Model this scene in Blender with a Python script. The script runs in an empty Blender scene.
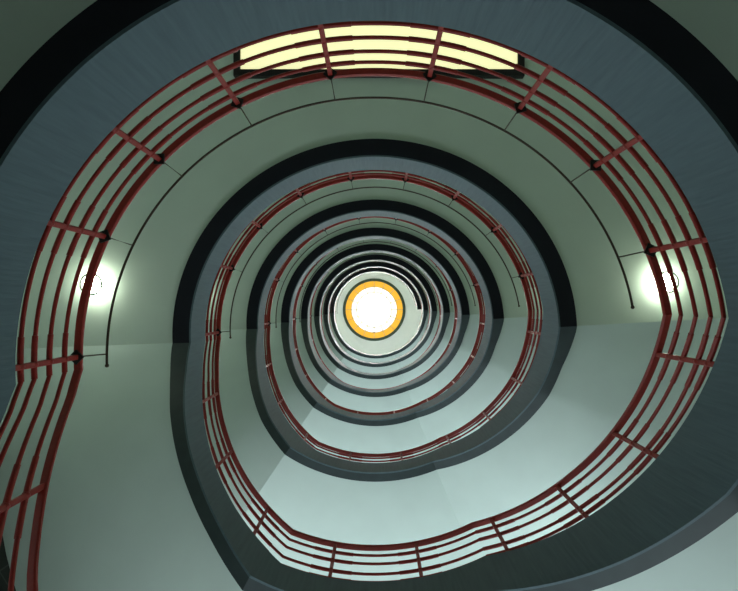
import bpy, bmesh, math
from mathutils import Vector

# ------------------------------------------------------------------ basics
C = bpy.context.scene.collection
H = 3.6                      # storey height (m)
S = 2.1 / 320.0              # plan units -> metres
F_PX = 320 * H / 2.1         # focal length in pixels
Z0 = 0.40                    # camera height above the ground floor
CX, CY = -2.0, 56.0           # axis of the well from the camera (plan units, +y = away from the light panel side)
A_R, B_R = 322.5, 311.5      # half axes of the slightly oval well
R_OUT = 652.0
rad = math.radians

def lerp_tab(tab, x):
    if x <= tab[0][0]: return tab[0][1]
    for (a, va), (b, vb) in zip(tab, tab[1:]):
        if a <= x <= b: return va + (vb - va) * (x - a) / (b - a)
    return tab[-1][1]

# top edge and bottom edge of the stringer above the camera, in storeys, against azimuth
LAND_E = [(-3, .900), (172, .900)]; LAND_F = [(-2, .752), (40, .742), (90, .728), (140, .742), (177, .752)]
TABS = {   # storey variants: ground storey, lowest full storey, all above
 -1: (LAND_E + [(243, 1.335), (295, 1.335), (310, 1.42), (328, 1.585), (340, 1.72), (352, 1.86), (357, 1.90)],
      LAND_F + [(200, .860), (220, 1.0), (249, 1.20), (298, 1.20), (310, 1.28), (328, 1.43), (340, 1.56), (358, 1.752)],
      (-3, 172, 243, 295, 357), (-2, 177, 249, 298, 358)),
 0: (LAND_E + [(243, 1.326), (292.5, 1.326), (300, 1.388), (310, 1.47), (320, 1.56), (330, 1.655), (345, 1.808), (357, 1.90)],
      LAND_F + [(200, .860), (220, 1.0), (249, 1.21), (298, 1.222), (310, 1.34), (320, 1.428), (330, 1.508), (340, 1.594), (350, 1.690), (358, 1.752)],
      (-3, 172, 243, 292.5, 357), (-2, 177, 249, 298, 358)),
 1: (LAND_E + [(200, 1.056), (241, 1.318), (295, 1.32), (300, 1.355), (310, 1.447), (320, 1.55), (330, 1.660), (345, 1.810), (357, 1.90)],
      LAND_F + [(200, .860), (220, 1.002), (247, 1.188), (305, 1.188), (310, 1.235), (320, 1.325), (330, 1.445), (340, 1.568), (350, 1.675), (358, 1.752)],
      (-3, 172, 241, 295, 357), (-2, 177, 247, 305, 358)),
}
ET, FT, PSI_E, PSI_F = TABS[0]
GT = [(-3, 1.10), (172, 1.10), (178, 1.10), (190, 1.068), (290, 1.065), (330, 1.072), (345, 1.08), (357, 1.10)]
def zw(h): return Z0 + h * H
def ell(psi, k=1.0, off=0.0):
    """point on the well outline (metres), scaled by k and moved outwards by off metres"""
    a = rad(psi)
    x, y = -A_R * math.cos(a), -B_R * math.sin(a)
    r = math.hypot(x, y); q = (r * k + off / S) / r
    return ((CX + x * q) * S, (CY + y * q) * S)
def outer(psi):
    a = rad(psi)
    return ((CX - (R_OUT - .5) * math.cos(a)) * S, (CY - (R_OUT - .5) * math.sin(a)) * S)
def frange(a, b, step):
    n = max(1, int(math.ceil((b - a) / step - 1e-6)))
    return [a + (b - a) * i / n for i in range(n + 1)]

# ------------------------------------------------------------------ materials
def mat(name, col, rough=.6, spec=.4, metal=0, emit=None, strength=0, noise=0, nscale=6, bump=0, streak=False, coat=0):
    m = bpy.data.materials.new(name); m.use_nodes = True
    nt = m.node_tree; b = nt.nodes['Principled BSDF']
    b.inputs['Base Color'].default_value = (*col, 1); b.inputs['Roughness'].default_value = rough
    b.inputs['Specular IOR Level'].default_value = spec; b.inputs['Metallic'].default_value = metal
    b.inputs['Coat Weight'].default_value = coat
    if emit: b.inputs['Emission Color'].default_value = (*emit, 1); b.inputs['Emission Strength'].default_value = strength
    if noise or bump:
        tc = nt.nodes.new('ShaderNodeTexCoord'); mp = nt.nodes.new('ShaderNodeMapping'); n = nt.nodes.new('ShaderNodeTexNoise')
        mp.inputs['Scale'].default_value = (nscale, nscale, nscale * (.07 if streak else 1))
        n.inputs['Detail'].default_value = 6; n.inputs['Scale'].default_value = 1
        nt.links.new(tc.outputs['Object'], mp.inputs[0]); nt.links.new(mp.outputs[0], n.inputs['Vector'])
        if noise:
            cr = nt.nodes.new('ShaderNodeValToRGB')
            cr.color_ramp.elements[0].position = .3; cr.color_ramp.elements[1].position = .72
            cr.color_ramp.elements[0].color = (*[c * (1 - noise) for c in col], 1)
            cr.color_ramp.elements[1].color = (*[c * (1 + noise) for c in col], 1)
            nt.links.new(n.outputs['Fac'], cr.inputs[0]); nt.links.new(cr.outputs[0], b.inputs['Base Color'])
        if bump:
            bp = nt.nodes.new('ShaderNodeBump'); bp.inputs['Strength'].default_value = bump; bp.inputs['Distance'].default_value = .01
            nt.links.new(n.outputs['Fac'], bp.inputs['Height']); nt.links.new(bp.outputs[0], b.inputs['Normal'])
    return m
M = {
 'sage':   mat('sage_soffit', (.55, .64, .55), .75, .25, noise=.03, nscale=2),
 'pale':   mat('pale_aqua_soffit', (.56, .66, .61), .7, .3, noise=.03, nscale=2),
 'fascia': mat('brushed_slate_plaster', (.080, .122, .136), .65, .25, noise=.10, nscale=42, bump=.4, streak=True),
 'black':  mat('black_band', (.008, .009, .014), .6, .2, noise=.1, nscale=5),
 'slate':  mat('slate_band', (.030, .045, .046), .6, .3, noise=.12, nscale=8),
 'red':    mat('oxblood_gloss_paint', (.26, .019, .013), .42, .35, noise=.12, nscale=30),
 'iron':   mat('black_iron', (.01, .008, .007), .5, .3, noise=.1, nscale=30),
 'bronze': mat('dark_bronze', (.05, .035, .02), .35, .5, metal=.4, noise=.15, nscale=30),
 'wall':   mat('wall_paint', (.52, .60, .52), .8, .2, noise=.03, nscale=3),
 'white':  mat('ceiling_paint', (.90, .91, .88), .8, .2, noise=.015, nscale=3),
 'floor':  mat('floor_terrazzo', (.70, .71, .68), .4, .4, noise=.15, nscale=60),
 'tread':  mat('tread_stone', (.62, .63, .60), .5, .4, noise=.12, nscale=40),
 'yellow': mat('cream_lit_glass', (.8, .8, .6), .4, .3, emit=(.80, .77, .40), strength=1.0),
 'blue':   mat('fill_window_glass', (.7, .8, .85), .4, .3, emit=(.84, .93, 1.0), strength=2.65),  # bluish glow of the added, unseen panes
 'lamp':   mat('lamp_glass', (.9, .9, .85), .4, .3, emit=(.93, 1.0, .82), strength=40),
 'rim':    mat('lamp_rim_metal', (.03, .04, .03), .5, .3, noise=.1, nscale=30),
 'skyw':   mat('white_skylight_glass', (.9, .9, .9), .4, .3, emit=(1.0, .985, .95), strength=60),
 'skyw3':  mat('pale_skylight_glass', (.9, .9, .8), .4, .3, emit=(1.0, .98, .90), strength=1.15),
 'skyw2':  mat('cream_skylight_glass', (.9, .9, .8), .4, .3, emit=(1.0, .97, .84), strength=1.02),
 'amber':  mat('amber_skylight_glass', (.3, .15, .02), .4, .2, emit=(.84, .44, .04), strength=1.0),
 'bar':    mat('glazing_bar_metal', (.60, .48, .28), .5, .3, noise=.1, nscale=20),
 'green':  mat('dark_green_rim_paint', (.06, .085, .06), .6, .3, noise=.1, nscale=10),
}
def tile_mat():
    m = bpy.data.materials.new('dark_wall_tile'); m.use_nodes = True; nt = m.node_tree; b = nt.nodes['Principled BSDF']
    br = nt.nodes.new('ShaderNodeTexBrick'); tc = nt.nodes.new('ShaderNodeTexCoord')
    br.offset = 0; br.inputs['Scale'].default_value = 1; br.inputs['Color1'].default_value = (.012, .014, .012, 1)
    br.inputs['Color2'].default_value = (.018, .02, .018, 1); br.inputs['Mortar'].default_value = (.06, .07, .06, 1)
    br.inputs['Mortar Size'].default_value = .008; br.inputs['Brick Width'].default_value = .3; br.inputs['Row Height'].default_value = .3
    nt.links.new(tc.outputs['UV'], br.inputs['Vector']); nt.links.new(br.outputs['Color'], b.inputs['Base Color'])
    b.inputs['Roughness'].default_value = .35
    return m
M['tile'] = tile_mat()

# ------------------------------------------------------------------ mesh helpers
def link(name, bm, m, parent=None, smooth=False):
    me = bpy.data.meshes.new(name)
    bmesh.ops.remove_doubles(bm, verts=bm.verts, dist=1e-5)
    bmesh.ops.recalc_face_normals(bm, faces=bm.faces)
    bm.to_mesh(me); bm.free()
    me.materials.append(m)
    if smooth:
        for p in me.polygons: p.use_smooth = True
        try: me.set_sharp_from_angle(angle=rad(40))
        except Exception: pass
    o = bpy.data.objects.new(name, me); C.objects.link(o)
    if parent: o.parent = parent
    return o
def empty(name, loc=(0, 0, 0)):
    o = bpy.data.objects.new(name, None); C.objects.link(o); o.location = loc; o.empty_display_size = .1
    return o
def tag(o, label, cat, group=None):
    o['label'] = label; o['category'] = cat
    if group: o['group'] = group
    return o
def structure(o, label=None, cat=None):
    o['kind'] = 'structure'
    if label: o['label'] = label
    if cat: o['category'] = cat
    return o
def sweep_sections(bm, secs, closed_loop=False):
    """secs: list of closed cross sections with equal vertex counts"""
    rows = [[bm.verts.new(p) for p in s] for s in secs]
    n = len(rows[0])
    rng = range(len(rows) if closed_loop else len(rows) - 1)
    for i in rng:
        a, b = rows[i], rows[(i + 1) % len(rows)]
        for j in range(n):
            bm.faces.new((a[j], a[(j + 1) % n], b[(j + 1) % n], b[j]))
    if not closed_loop:
        bm.faces.new(rows[0]); bm.faces.new(list(reversed(rows[-1])))
def tube(bm, pts, r, n=10, radii=None):
    secs = []
    for i, p in enumerate(pts):
        a = pts[max(0, i - 1)]; b = pts[min(len(pts) - 1, i + 1)]
        t = (Vector(b) - Vector(a)).normalized()
        up = Vector((0, 0, 1)) if abs(t.z) < .95 else Vector((1, 0, 0))
        u = t.cross(up).normalized(); v = t.cross(u).normalized()
        rr = radii[i] if radii else r
        secs.append([tuple(Vector(p) + (u * math.cos(2 * math.pi * k / n) + v * math.sin(2 * math.pi * k / n)) * rr) for k in range(n)])
    sweep_sections(bm, secs)
def ball(bm, c, r, seg=12):
    g = bmesh.ops.create_uvsphere(bm, u_segments=seg, v_segments=seg // 2 + 2, radius=r)
    bmesh.ops.translate(bm, verts=g['verts'], vec=c)
def box8(bm, pts):
    v = [bm.verts.new(p) for p in pts]
    for f in ((0, 1, 2, 3), (7, 6, 5, 4), (0, 4, 5, 1), (1, 5, 6, 2), (2, 6, 7, 3), (3, 7, 4, 0)): bm.faces.new([v[i] for i in f])
def abox(bm, x0, x1, y0, y1, z0, z1):
    box8(bm, [(x0, y0, z0), (x1, y0, z0), (x1, y1, z0), (x0, y1, z0), (x0, y0, z1), (x1, y0, z1), (x1, y1, z1), (x0, y1, z1)])

# ------------------------------------------------------------------ sections of the stair
# a section runs over azimuths a..b: the lower edges use FT breakpoints, the top ones ET breakpoints
FAS = .020
def psis(i):
    """paired (top azimuth, bottom azimuth) samples of section i"""
    n = max(2, int((PSI_E[i + 1] - PSI_E[i]) / 1.5))
    out = []
    for k in range(n + 1):
        t = k / n
        out.append((PSI_E[i] + (PSI_E[i + 1] - PSI_E[i]) * t, PSI_F[i] + (PSI_F[i + 1] - PSI_F[i]) * t))
    return out
def ring_part(i, r0, r1, zb, zt):
    """closed band between radii given by functions psi -> (x, y) and heights zb(psi), zt(psi)"""
    bm = bmesh.new(); secs = []
    for pe, pf in psis(i):
        a, b, c, d = r0(pf), r1(pf), r1(pe), r0(pe)
        secs.append([(a[0], a[1], zb(pf)), (b[0], b[1], zb(pf)), (c[0], c[1], zt(pe)), (d[0], d[1], zt(pe))])
    sweep_sections(bm, secs)
    return bm
EZ = lambda p: zw(lerp_tab(ET, p)) - Z0
FZ = lambda p: zw(lerp_tab(FT, p)) - Z0
G = lambda p: lerp_tab(GT, p)
NAMES = ('stair_landing', 'lower_stair_flight', 'half_landing', 'upper_stair_flight')
RECESS = (.05, .05, .05, .05)
STEPS = (0, 9, 0, 12)
def build_section(i):
    t = empty(NAMES[i], (0, 0, 0))
    soffit = M['sage'] if i == 0 else M['pale']  # soffit colour: greener under landings, bluer under flights
    band = M['black'] if i == 0 else M['slate']  # band colour: near black under landings, lighter slate under flights
    link('fascia', ring_part(i, lambda p: ell(p), lambda p: ell(p, 1, FAS), FZ, EZ), M['fascia'], t, True)
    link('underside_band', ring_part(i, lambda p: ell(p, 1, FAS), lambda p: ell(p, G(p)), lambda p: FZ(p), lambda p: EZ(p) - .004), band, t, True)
    rc = RECESS[i]
    slab = lambda p: FZ(p) + rc
    top = lambda p: EZ(p) - (.02 if STEPS[i] == 0 else .14)
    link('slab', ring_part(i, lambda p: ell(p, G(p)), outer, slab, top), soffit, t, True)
    if STEPS[i]:
        n = STEPS[i]; a, b = PSI_E[i], PSI_E[i + 1]
        for k in range(n):
            bm = bmesh.new(); secs = []
            pa, pb = a + (b - a) * k / n, a + (b - a) * (k + 1) / n
            zt = EZ(pb) - .02
            for p in frange(pa, pb, 2.5):
                q0, q1 = ell(p, G(p) + .004), outer(p)
                q1 = (q1[0] * .998, q1[1] * .998)
                zb = EZ(p) - .13
                secs.append([(q0[0], q0[1], zb), (q1[0], q1[1], zb), (q1[0], q1[1], zt), (q0[0], q0[1], zt)])
            sweep_sections(bm, secs); link('step', bm, M['tread'], t)
    return t

# ------------------------------------------------------------------ balustrades
RKT = [(-3, 1.03), (30, 1.045), (60, 1.075), (90, 1.092), (120, 1.075), (150, 1.045), (172, 1.03), (200, 1.05), (240, 1.075), (295, 1.075), (330, 1.05), (357, 1.03)]
THT = [(-8, .975), (90, 1.05), (176, 1.02)]
RK0 = lambda p: lerp_tab(RKT, p)
RK = lambda p: RK0(p) + lerp_tab([(215, 0), (243, .012), (295, .012), (325, 0)], p)
SHIFT = lambda p: (.222 + (RK0(p) - 1.03) * 1.62 - .322) * H
THIN_K = lambda p: lerp_tab(THT, p)
DZ_RAIL = (.11 * H, .164 * H, .222 * H, .272 * H)
X1T = [(-3, .030), (60, 0), (120, 0), (172, .030), (200, .026), (243, .010), (295, .010), (357, .030)]
X2T = [(-3, .013), (60, 0), (120, 0), (172, .013), (195, 0), (340, 0), (357, .013)]
def RZ(p, dz):                                # the two lowest bars sit a little higher near the flights
    x = lerp_tab(X1T if dz == DZ_RAIL[0] else X2T, p) * H
    return BZ(p) + dz + (x if dz in DZ_RAIL[:2] else 0)
DZ_HAND = .322 * H
def BZ(p): return EZ(p) + SHIFT(p)            # base height of the railing
def TZ(p): return EZ(min(max(p, -3), 172)) + (.272 + (THIN_K(p) - .975) * 1.85) * H
def psi_of(px, py, kf, zf, lo=-4, st=0):
    """azimuth on the well of a photo point lying on the railing"""
    dx, dy = px - 376, py - 304.5
    best = None
    for j in range(-24, 4 * 358):
        p = j / 4
        if p < lo: continue
        x, y = ell(p, kf(p)); zz = zf(p) / H + st
        d = math.hypot(x / S / zz - dx, y / S / zz - dy)
        if best is None or d < best[0]: best = (d, p)
    return best[1]
HZ = lambda p: BZ(p) + DZ_HAND
LAND_POSTS = [psi_of(x, y, RK, HZ) for x, y in ((77, 357), (105, 237), (160, 160), (237, 101), (330, 74), (429, 77), (517, 112), (592, 169), (645, 252))]
LAND_POSTS[0] = max(-1.5, LAND_POSTS[0])
STAIR_POSTS = [psi_of(x, y, RK, HZ, 170) for x, y in ((655, 354), (614, 433), (556, 486), (490, 517), (416, 544), (335, 545), (266, 510), (230, 452), (211, 394))]
ET, FT, PSI_E, PSI_F = TABS[-1]
LOW_POSTS = STAIR_POSTS[:7] + [psi_of(43, 485, RK, HZ, 320, -1)]
print(LOW_POSTS)
ET, FT, PSI_E, PSI_F = TABS[0]
def frame(psi, k):
    x, y = ell(psi, k); x2, y2 = ell(psi + .2, k)
    t = Vector((x2 - x, y2 - y, 0)).normalized(); n = Vector((t.y, -t.x, 0))
    cx, cy = CX * S, CY * S
    if n.dot(Vector((x - cx, y - cy, 0))) < 0: n = -n
    return Vector((x, y, 0)), t, n
def handrail_bm(a, b):
    bm = bmesh.new(); secs = []
    ps = sorted(set([a, b] + [p for p in frange(a, b, 1.5)] + [q for q in (PSI_E) if a < q < b]))
    w, h = .030, .020
    for p in ps:
        o, t, n = frame(p, RK(p)); z = BZ(p) + DZ_HAND
        secs.append([tuple(o + n * u + Vector((0, 0, z + v))) for u, v in ((-w, -h * .5), (-w * .75, -h), (w * .75, -h), (w, -h * .5), (w, h * .5), (w * .75, h), (-w * .75, h), (-w, h * .5))])
    sweep_sections(bm, secs); return bm
def rail_bm(a, b, dz, posts):
    bm = bmesh.new(); pts = []; rr = []
    SL = 5.0
    ps = set(frange(a, b, 1.5))
    for q in posts:
        for d in (-SL - .05, -SL, SL, SL + .05):
            if a < q + d < b: ps.add(q + d)
    for q in PSI_E:
        if a < q < b: ps.add(q)
    for p in sorted(ps):
        near = any(abs(p - q) <= SL + .01 for q in posts)
        x, y = ell(p, RK(p)); pts.append((x, y, RZ(p, dz))); rr.append(.0185 if near else .0140)
    tube(bm, pts, 0, 10, rr); return bm
def post_bm(p, top):
    bm = bmesh.new(); o, t, n = frame(p, RK(p)); w = .018
    z0, z1 = EZ(p) - .015, BZ(p) + top
    q = [o + n * a + t * b for a, b in ((-w, -w), (w, -w), (w, w), (-w, w))]
    box8(bm, [tuple(v + Vector((0, 0, z0))) for v in q] + [tuple(v + Vector((0, 0, z1))) for v in q])
    bmesh.ops.bevel(bm, geom=[e for e in bm.edges], offset=.004, segments=1, affect='EDGES')
    for dz in DZ_RAIL:                       # collars where the rails pass
        g = bmesh.ops.create_uvsphere(bm, u_segments=10, v_segments=7, radius=.026)
        bmesh.ops.translate(bm, verts=g['verts'], vec=o + Vector((0, 0, RZ(p, dz))))
    return bm
def plate_bm(p):
    bm = bmesh.new(); o, t, n = frame(p, RK(p)); r = .056
    z0, z1 = BZ(p) + DZ_HAND - .036, BZ(p) + DZ_HAND - .021
    q = [o + n * a + t * b for a, b in ((-r, 0), (0, -r), (r, 0), (0, r))]
    box8(bm, [tuple(v + Vector((0, 0, z0))) for v in q] + [tuple(v + Vector((0, 0, z1))) for v in q])
    return bm
def build_landing_balustrade():
    t = empty('landing_balustrade')
    a, b = -3, 172
    hr = link('handrail', handrail_bm(a, b), M['red'], t, True)
    for dz in DZ_RAIL: link('rail', rail_bm(a, b, dz, LAND_POSTS), M['red'], t, True)
    th0, th1 = min(psi_of(107, 366, THIN_K, TZ, -8), 5), psi_of(635, 307, THIN_K, TZ)
    th1 = min(th1, 176)
    for q in LAND_POSTS:
        ps = link('post', post_bm(q, DZ_HAND - .02), M['red'], t)
        pl = link('mounting_plate', plate_bm(q), M['iron'], ps); pl['label'] = 'black diamond shaped plate'
        bm = bmesh.new()
        x, y = ell(q, RK(q)); x2, y2 = ell(q, THIN_K(q))
        tube(bm, [(x, y, BZ(q) + DZ_HAND - .028), (x, y, BZ(q) + DZ_HAND + .04), (x2, y2, TZ(q))], .0055, 8)
        r = link('bracket_rod', bm, M['bronze'], ps, True); r['label'] = 'thin bronze rod'
    bm = bmesh.new()
    pts = [(*ell(p, THIN_K(p)), TZ(p)) for p in frange(th0, th1, 1.5)]
    tube(bm, pts, .0100, 10); ball(bm, pts[0], .016); ball(bm, pts[-1], .016)
    g = link('upper_guard_rail', bm, M['bronze'], t, True); g['label'] = 'thin dark bronze rail with ball ends'
    return t
def build_stair_balustrade(a=172, b=357, posts=STAIR_POSTS):
    t = empty('stair_balustrade')
    link('handrail', handrail_bm(a, b), M['red'], t, True)
    for dz in DZ_RAIL: link('rail', rail_bm(a, b, dz, posts), M['red'], t, True)
    for q in posts:
        if a < q < b: link('post', post_bm(q, DZ_HAND - .01), M['red'], t)
    return t

# ------------------------------------------------------------------ storeys
def copy_tree(o, parent=None):
    c = o.copy(); C.objects.link(c); c.parent = parent
    for ch in list(o.children): copy_tree(ch, c)
    return c
RING = ['outermost', 'second', 'third', 'fourth', 'fifth', 'sixth', 'seventh', 'innermost']
CATS = ('landing', 'stair flight', 'landing', 'stair flight')
SEC_TXT = ('sage landing soffit with black edge band',
           'pale stair flight right of the skylight',
           'pale half landing below the skylight',
           'pale stair flight left of the skylight')
SEC_GRP = ('landings with sage soffits', 'flights on the right of the well', 'half landings at the bottom of the well', 'flights on the left of the well')
def use(v):
    global ET, FT, PSI_E, PSI_F
    ET, FT, PSI_E, PSI_F = TABS[v]
land0 = build_section(0); lb0 = build_landing_balustrade()
parts = {}
for v in (-1, 0, 1):
    use(v)
    parts[v] = [build_section(i) for i in (1, 2, 3)] + [build_stair_balustrade(172, 357, LOW_POSTS if v < 0 else STAIR_POSTS)]
use(0)
def ringtext(k, n):
    if k == 0: return 'largest and outermost ring'
    if k == n - 1: return 'innermost ring, nearest the skylight'
    return '%s ring inward from the frame' % RING[k]
for k in range(8):
    o = land0 if k == 0 else copy_tree(land0)
    o.location = (0, 0, Z0 + k * H); tag(o, SEC_TXT[0] + ', ' + ringtext(k, 8), 'landing', SEC_GRP[0])
    o = lb0 if k == 0 else copy_tree(lb0)
    o.location = (0, 0, Z0 + k * H)
    tag(o, 'red landing railing with thin upper rail, ' + ringtext(k, 8), 'railing', 'red landing railings')
    if k == 7: break
    src = parts[0] if k == 0 else parts[1]
    for i in range(3):
        o = src[i] if k < 2 else copy_tree(src[i])
        o.location = (0, 0, Z0 + k * H); tag(o, SEC_TXT[i + 1] + ', ' + ringtext(k, 7), CATS[i + 1], SEC_GRP[i + 1])
    o = src[3] if k < 2 else copy_tree(src[3])
    o.location = (0, 0, Z0 + k * H)
    tag(o, 'red railing under the skylight along the flights, ' + ringtext(k, 7), 'railing', 'red flight railings')
# the storey that arrives at the lowest landing from the ground floor
for i, (l, c) in enumerate((('first stair flight from the ground floor, beyond the frame edge', 'stair flight'), ('ground storey half landing, beyond the frame edge', 'landing'),
        ('dark stair flight cut off at the left edge, rising to the lowest landing', 'stair flight'), ('red railing in the lower left corner of the frame', 'railing'))):
    o = parts[-1][i]; o.location = (0, 0, Z0 - H); tag(o, l, c)

# ------------------------------------------------------------------ the shell
ZF = Z0 - .10 * H - .02
ZC = zw(8.95)
def outline(step=3, off=0.0, a=0, b=360):
    r = R_OUT * S + off
    return [(CX * S - r * math.cos(rad(p)), CY * S - r * math.sin(rad(p))) for p in frange(a, b, step)]
for w in range(20):                       # the round wall, one piece per bay
    bm = bmesh.new(); inn = outline(a=w * 18, b=w * 18 + 18); out = outline(off=.25, a=w * 18, b=w * 18 + 18)
    sweep_sections(bm, [[(a[0], a[1], ZF), (b[0], b[1], ZF), (b[0], b[1], ZC), (a[0], a[1], ZC)] for a, b in zip(inn, out)])
    structure(link('wall_curved', bm, M['wall'], smooth=True))
# floor
bm = bmesh.new()
fo = outline(off=.25)[:-1]
secs_b = [bm.verts.new((x, y, ZF - .2)) for x, y in fo]; secs_t = [bm.verts.new((x, y, ZF)) for x, y in fo]
bm.faces.new(secs_b); bm.faces.new(secs_t)
for i in range(len(fo)): bm.faces.new((secs_b[i], secs_b[(i + 1) % len(fo)], secs_t[(i + 1) % len(fo)], secs_t[i]))
structure(link('floor', bm, M['floor']))
# ceiling with the round skylight opening
SKX, SKY = -1.8 * 8.97 * S, 5.2 * 8.97 * S
SR = 28.5 * 8.97 * S
bm = bmesh.new(); N = 96
def room_pt(a, extra=.2):
    """ray from skylight centre to the room outline"""
    dx, dy = math.cos(a), math.sin(a); best = 0
    lo, hi = 0, 12
    for _ in range(40):
        m_ = (lo + hi) / 2; x, y = SKX + dx * m_, SKY + dy * m_
        inside = math.hypot(x - CX * S, y - CY * S) < R_OUT * S + extra
        if inside: lo = m_
        else: hi = m_
    return (SKX + dx * lo, SKY + dy * lo)
RIM = SR * 1.095
secs = []
for i in range(N):
    a = 2 * math.pi * i / N; p = room_pt(a); q = (SKX + RIM * math.cos(a), SKY + RIM * math.sin(a))
    secs.append([(q[0], q[1], ZC), (p[0], p[1], ZC), (p[0], p[1], ZC + .3), (q[0], q[1], ZC + .3)])
sweep_sections(bm, secs, True); structure(link('ceiling', bm, M['white']))

# ------------------------------------------------------------------ skylight
sky = tag(empty('skylight', (SKX, SKY, ZC)), 'round glowing skylight with white centre and amber glass ring at the top of the well', 'skylight')
def ringbm(r0, r1, z0, z1, n=96, a0=0, a1=2 * math.pi):
    bm = bmesh.new(); full = abs(a1 - a0 - 2 * math.pi) < 1e-6; secs = []
    for i in range(n if full else n + 1):
        a = a0 + (a1 - a0) * i / n; c, s = math.cos(a), math.sin(a)
        secs.append([(r0 * c, r0 * s, z0), (r1 * c, r1 * s, z0), (r1 * c, r1 * s, z1), (r0 * c, r0 * s, z1)])
    sweep_sections(bm, secs, full); return bm
link('rim', ringbm(SR, RIM, -.05, .28), M['green'], sky, True)
r1, r2, r3 = SR * .80, SR * .615, SR * .43
for k in range(16):
    a = 2 * math.pi * k / 16 + math.pi / 2; b = a + 2 * math.pi / 16; e = .004
    o = link('amber_pane', ringbm(r1 + .01, SR, .06, .08, 6, a + e, b - e), M['amber'], sky); o['label'] = 'amber glass pane'
    link('inner_white_pane', ringbm(r3 + .01, r2 - .01, .06, .08, 6, a + e, b - e), M['skyw3'], sky)
    link('outer_white_pane', ringbm(r2 + .01, r1 - .01, .06, .08, 6, a + e, b - e), M['skyw2'], sky)
o = link('centre_pane', ringbm(.001, r3 - .01, .06, .08, 64), M['skyw'], sky); o['label'] = 'white glass centre'
for r in (r1, r2, r3): link('ring_bar', ringbm(r - .018, r + .018, .045, .085), M['bar'], sky)
for k in range(16):
    a = 2 * math.pi * k / 16 + math.pi / 2; bm = bmesh.new(); c, s = math.cos(a), math.sin(a); w = .018
    q = [(r * c - s * u, r * s + c * u) for r, u in ((r3, -w), (SR, -w), (SR, w), (r3, w))]
    box8(bm, [(x, y, .045) for x, y in q] + [(x, y, .085) for x, y in q]); link('glazing_bar', bm, M['bar'], sky)
bm = bmesh.new(); bmesh.ops.create_cone(bm, cap_ends=True, segments=64, radius1=RIM, radius2=RIM, depth=.02)
bmesh.ops.translate(bm, verts=bm.verts, vec=(0, 0, .29)); link('cover', bm, M['white'], sky)

# ------------------------------------------------------------------ light panels and added fill windows
def light_panel(k, src=None):
    z = 1.728 * H + RECESS[0] - .01; q = z / H
    x0, x1 = (234.5 - 376) * q * S, (523.5 - 376) * q * S
    y1 = (77.5 - 304.5) * q * S; y0 = y1 - .70; fw = 6.6 * q * S; dz = .05
    if src is not None:
        o = copy_tree(src); o.location = (0, 0, Z0 + z + k * H); return o
    t = empty('ceiling_light_panel', (0, 0, Z0 + z))
    bm = bmesh.new(); abox(bm, x0 + fw, x1 - fw, y0 + fw, y1 - fw, -.02, .03); link('diffuser', bm, M['yellow'], t)
    bm = bmesh.new()
    abox(bm, x0, x0 + fw, y0, y1, -dz, .06); abox(bm, x1 - fw, x1, y0, y1, -dz, .06)
    abox(bm, x0 + fw, x1 - fw, y0, y0 + fw, -dz, .06); abox(bm, x0 + fw, x1 - fw, y1 - fw, y1, -dz, .06)
    link('frame', bm, M['iron'], t)
    return t
p0 = tag(light_panel(0), 'long cream glowing light panel in a black frame behind the top railing', 'light panel', 'long light panels')
for k in range(1, 7): tag(light_panel(k, p0), 'long light panel hidden behind an upper landing edge', 'light panel', 'long light panels')
def curved_panel(a0, a1, z0, z1, m, inset, th, name, parent=None, uv=False):
    bm = bmesh.new(); secs = []
    ps = frange(a0, a1, 3)
    for p in ps:
        q = []
        for r in (R_OUT * S - inset - th, R_OUT * S - inset):
            q.append((CX * S - r * math.cos(rad(p)), CY * S - r * math.sin(rad(p))))
        zt = z1(p) if callable(z1) else z1
        secs.append([(*q[0], z0), (*q[1], z0), (*q[1], zt), (*q[0], zt)])
    sweep_sections(bm, secs)
    if uv:
        l = bm.loops.layers.uv.new('UV')
        for f in bm.faces:
            for lp in f.loops:
                v = lp.vert.co; lp[l].uv = (math.atan2(v.y - CY * S, v.x - CX * S) * R_OUT * S, v.z)
    return link(name, bm, m, parent)
for k in range(-1, 7):  # unseen glowing panes, added and widened to brighten the flights and soffits
    w = structure(empty('window_%d' % (k + 2), (0, 0, Z0 + k * H)))
    curved_panel(222, 316, 1.58 * H, 2.02 * H, M['blue'], .005, .02, 'pane', w)
    for a, b in ((220.5, 222), (244.5, 245.5), (268.5, 269.5), (292.5, 293.5), (316, 317.5)): curved_panel(a, b, 1.56 * H, 2.04 * H, M['iron'], .0, .05, 'window_frame', w)

# dark tiled panel on the curved wall at the lower left
tp = curved_panel(318, 345, zw(1.0), lambda p: zw(lerp_tab(FT, p)) + .045, M['tile'], .002, .03, 'wall_tile_panel', uv=True)
structure(tp, 'dark tiled wall patch at the lower left edge', 'wall tiles')

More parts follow.
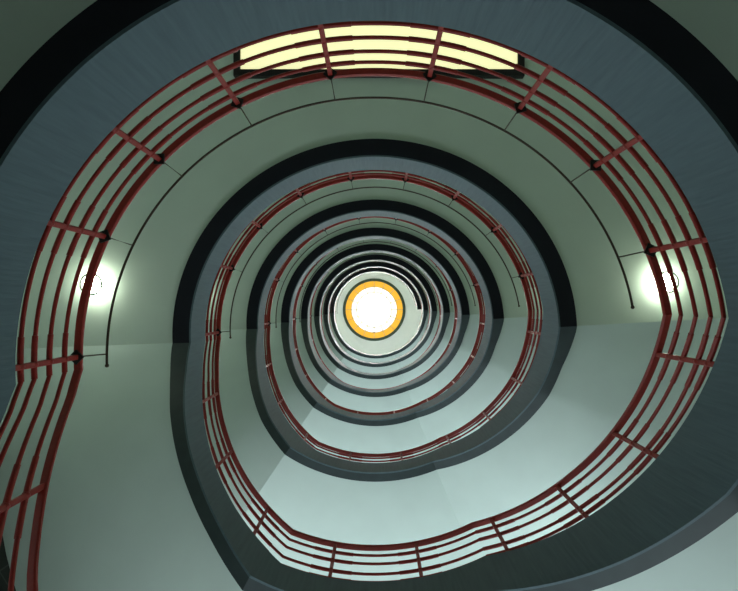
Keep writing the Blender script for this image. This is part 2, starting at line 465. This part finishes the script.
# ------------------------------------------------------------------ ceiling lamps on the landings
def lamp(px, py, k, label, src=None):
    z = 1.735 * H + RECESS[0]
    zi = z / H
    x, y = (px - 376) * zi * S, (py - 304.5) * zi * S
    if src is not None:
        o = copy_tree(src); o.location = (x, y, Z0 + z + k * H)
    else:
        o = empty('ceiling_lamp', (x, y, Z0 + z + k * H))
        link('rim', ringbm(.112, .128, -.075, -.060, 40), M['rim'], o, True)
        for q in range(3):
            a = rad(40 + 120 * q); bm = bmesh.new(); tube(bm, [(.120 * math.cos(a), .120 * math.sin(a), -.065), (.120 * math.cos(a), .120 * math.sin(a), 0)], .004, 6); link('rim_stay', bm, M['rim'], o)
        bm = bmesh.new()
        secs = []
        prof = [(.001, -.12), (.04, -.114), (.070, -.094), (.088, -.062), (.095, -.03), (.095, -.002), (.001, -.002)]
        for i in range(40):
            a = 2 * math.pi * i / 40; secs.append([(r * math.cos(a), r * math.sin(a), zz) for r, zz in prof])
        sweep_sections(bm, secs, True); link('glass_diffuser', bm, M['lamp'], o, True)
    return tag(o, label, 'ceiling lamp', 'round ceiling lamps')
L0 = lamp(94, 284.5, 0, 'round glowing ceiling lamp on the left, behind the red handrail')
lamp(664.5, 282.5, 0, 'round glowing ceiling lamp on the right, behind the red railing bars', L0)
for k in range(1, 7):
    lamp(89, 284, k, 'hidden lamp under the left end of an upper landing', L0)
    lamp(667, 282, k, 'hidden lamp under the right end of an upper landing', L0)

# ------------------------------------------------------------------ world, camera
wd = bpy.data.worlds.new('World'); bpy.context.scene.world = wd; wd.use_nodes = True
wd.node_tree.nodes['Background'].inputs[0].default_value = (.5, .6, .7, 1); wd.node_tree.nodes['Background'].inputs[1].default_value = .3
cam = bpy.data.cameras.new('Camera'); co = bpy.data.objects.new('Camera', cam); C.objects.link(co)
co.location = (0, 0, Z0); co.rotation_euler = (math.pi, 0, 0)
cam.sensor_width = 36; cam.lens = F_PX / 738 * 36
cam.shift_x = -7 / 738; cam.shift_y = 9 / 738
cam.clip_start = .02; cam.clip_end = 200
sc = bpy.context.scene; sc.camera = co
sc.view_settings.view_transform = 'Standard'; sc.view_settings.look = 'None'
sc.view_settings.gamma = 1; sc.view_settings.exposure = .12
sc.view_settings.use_curve_mapping = False
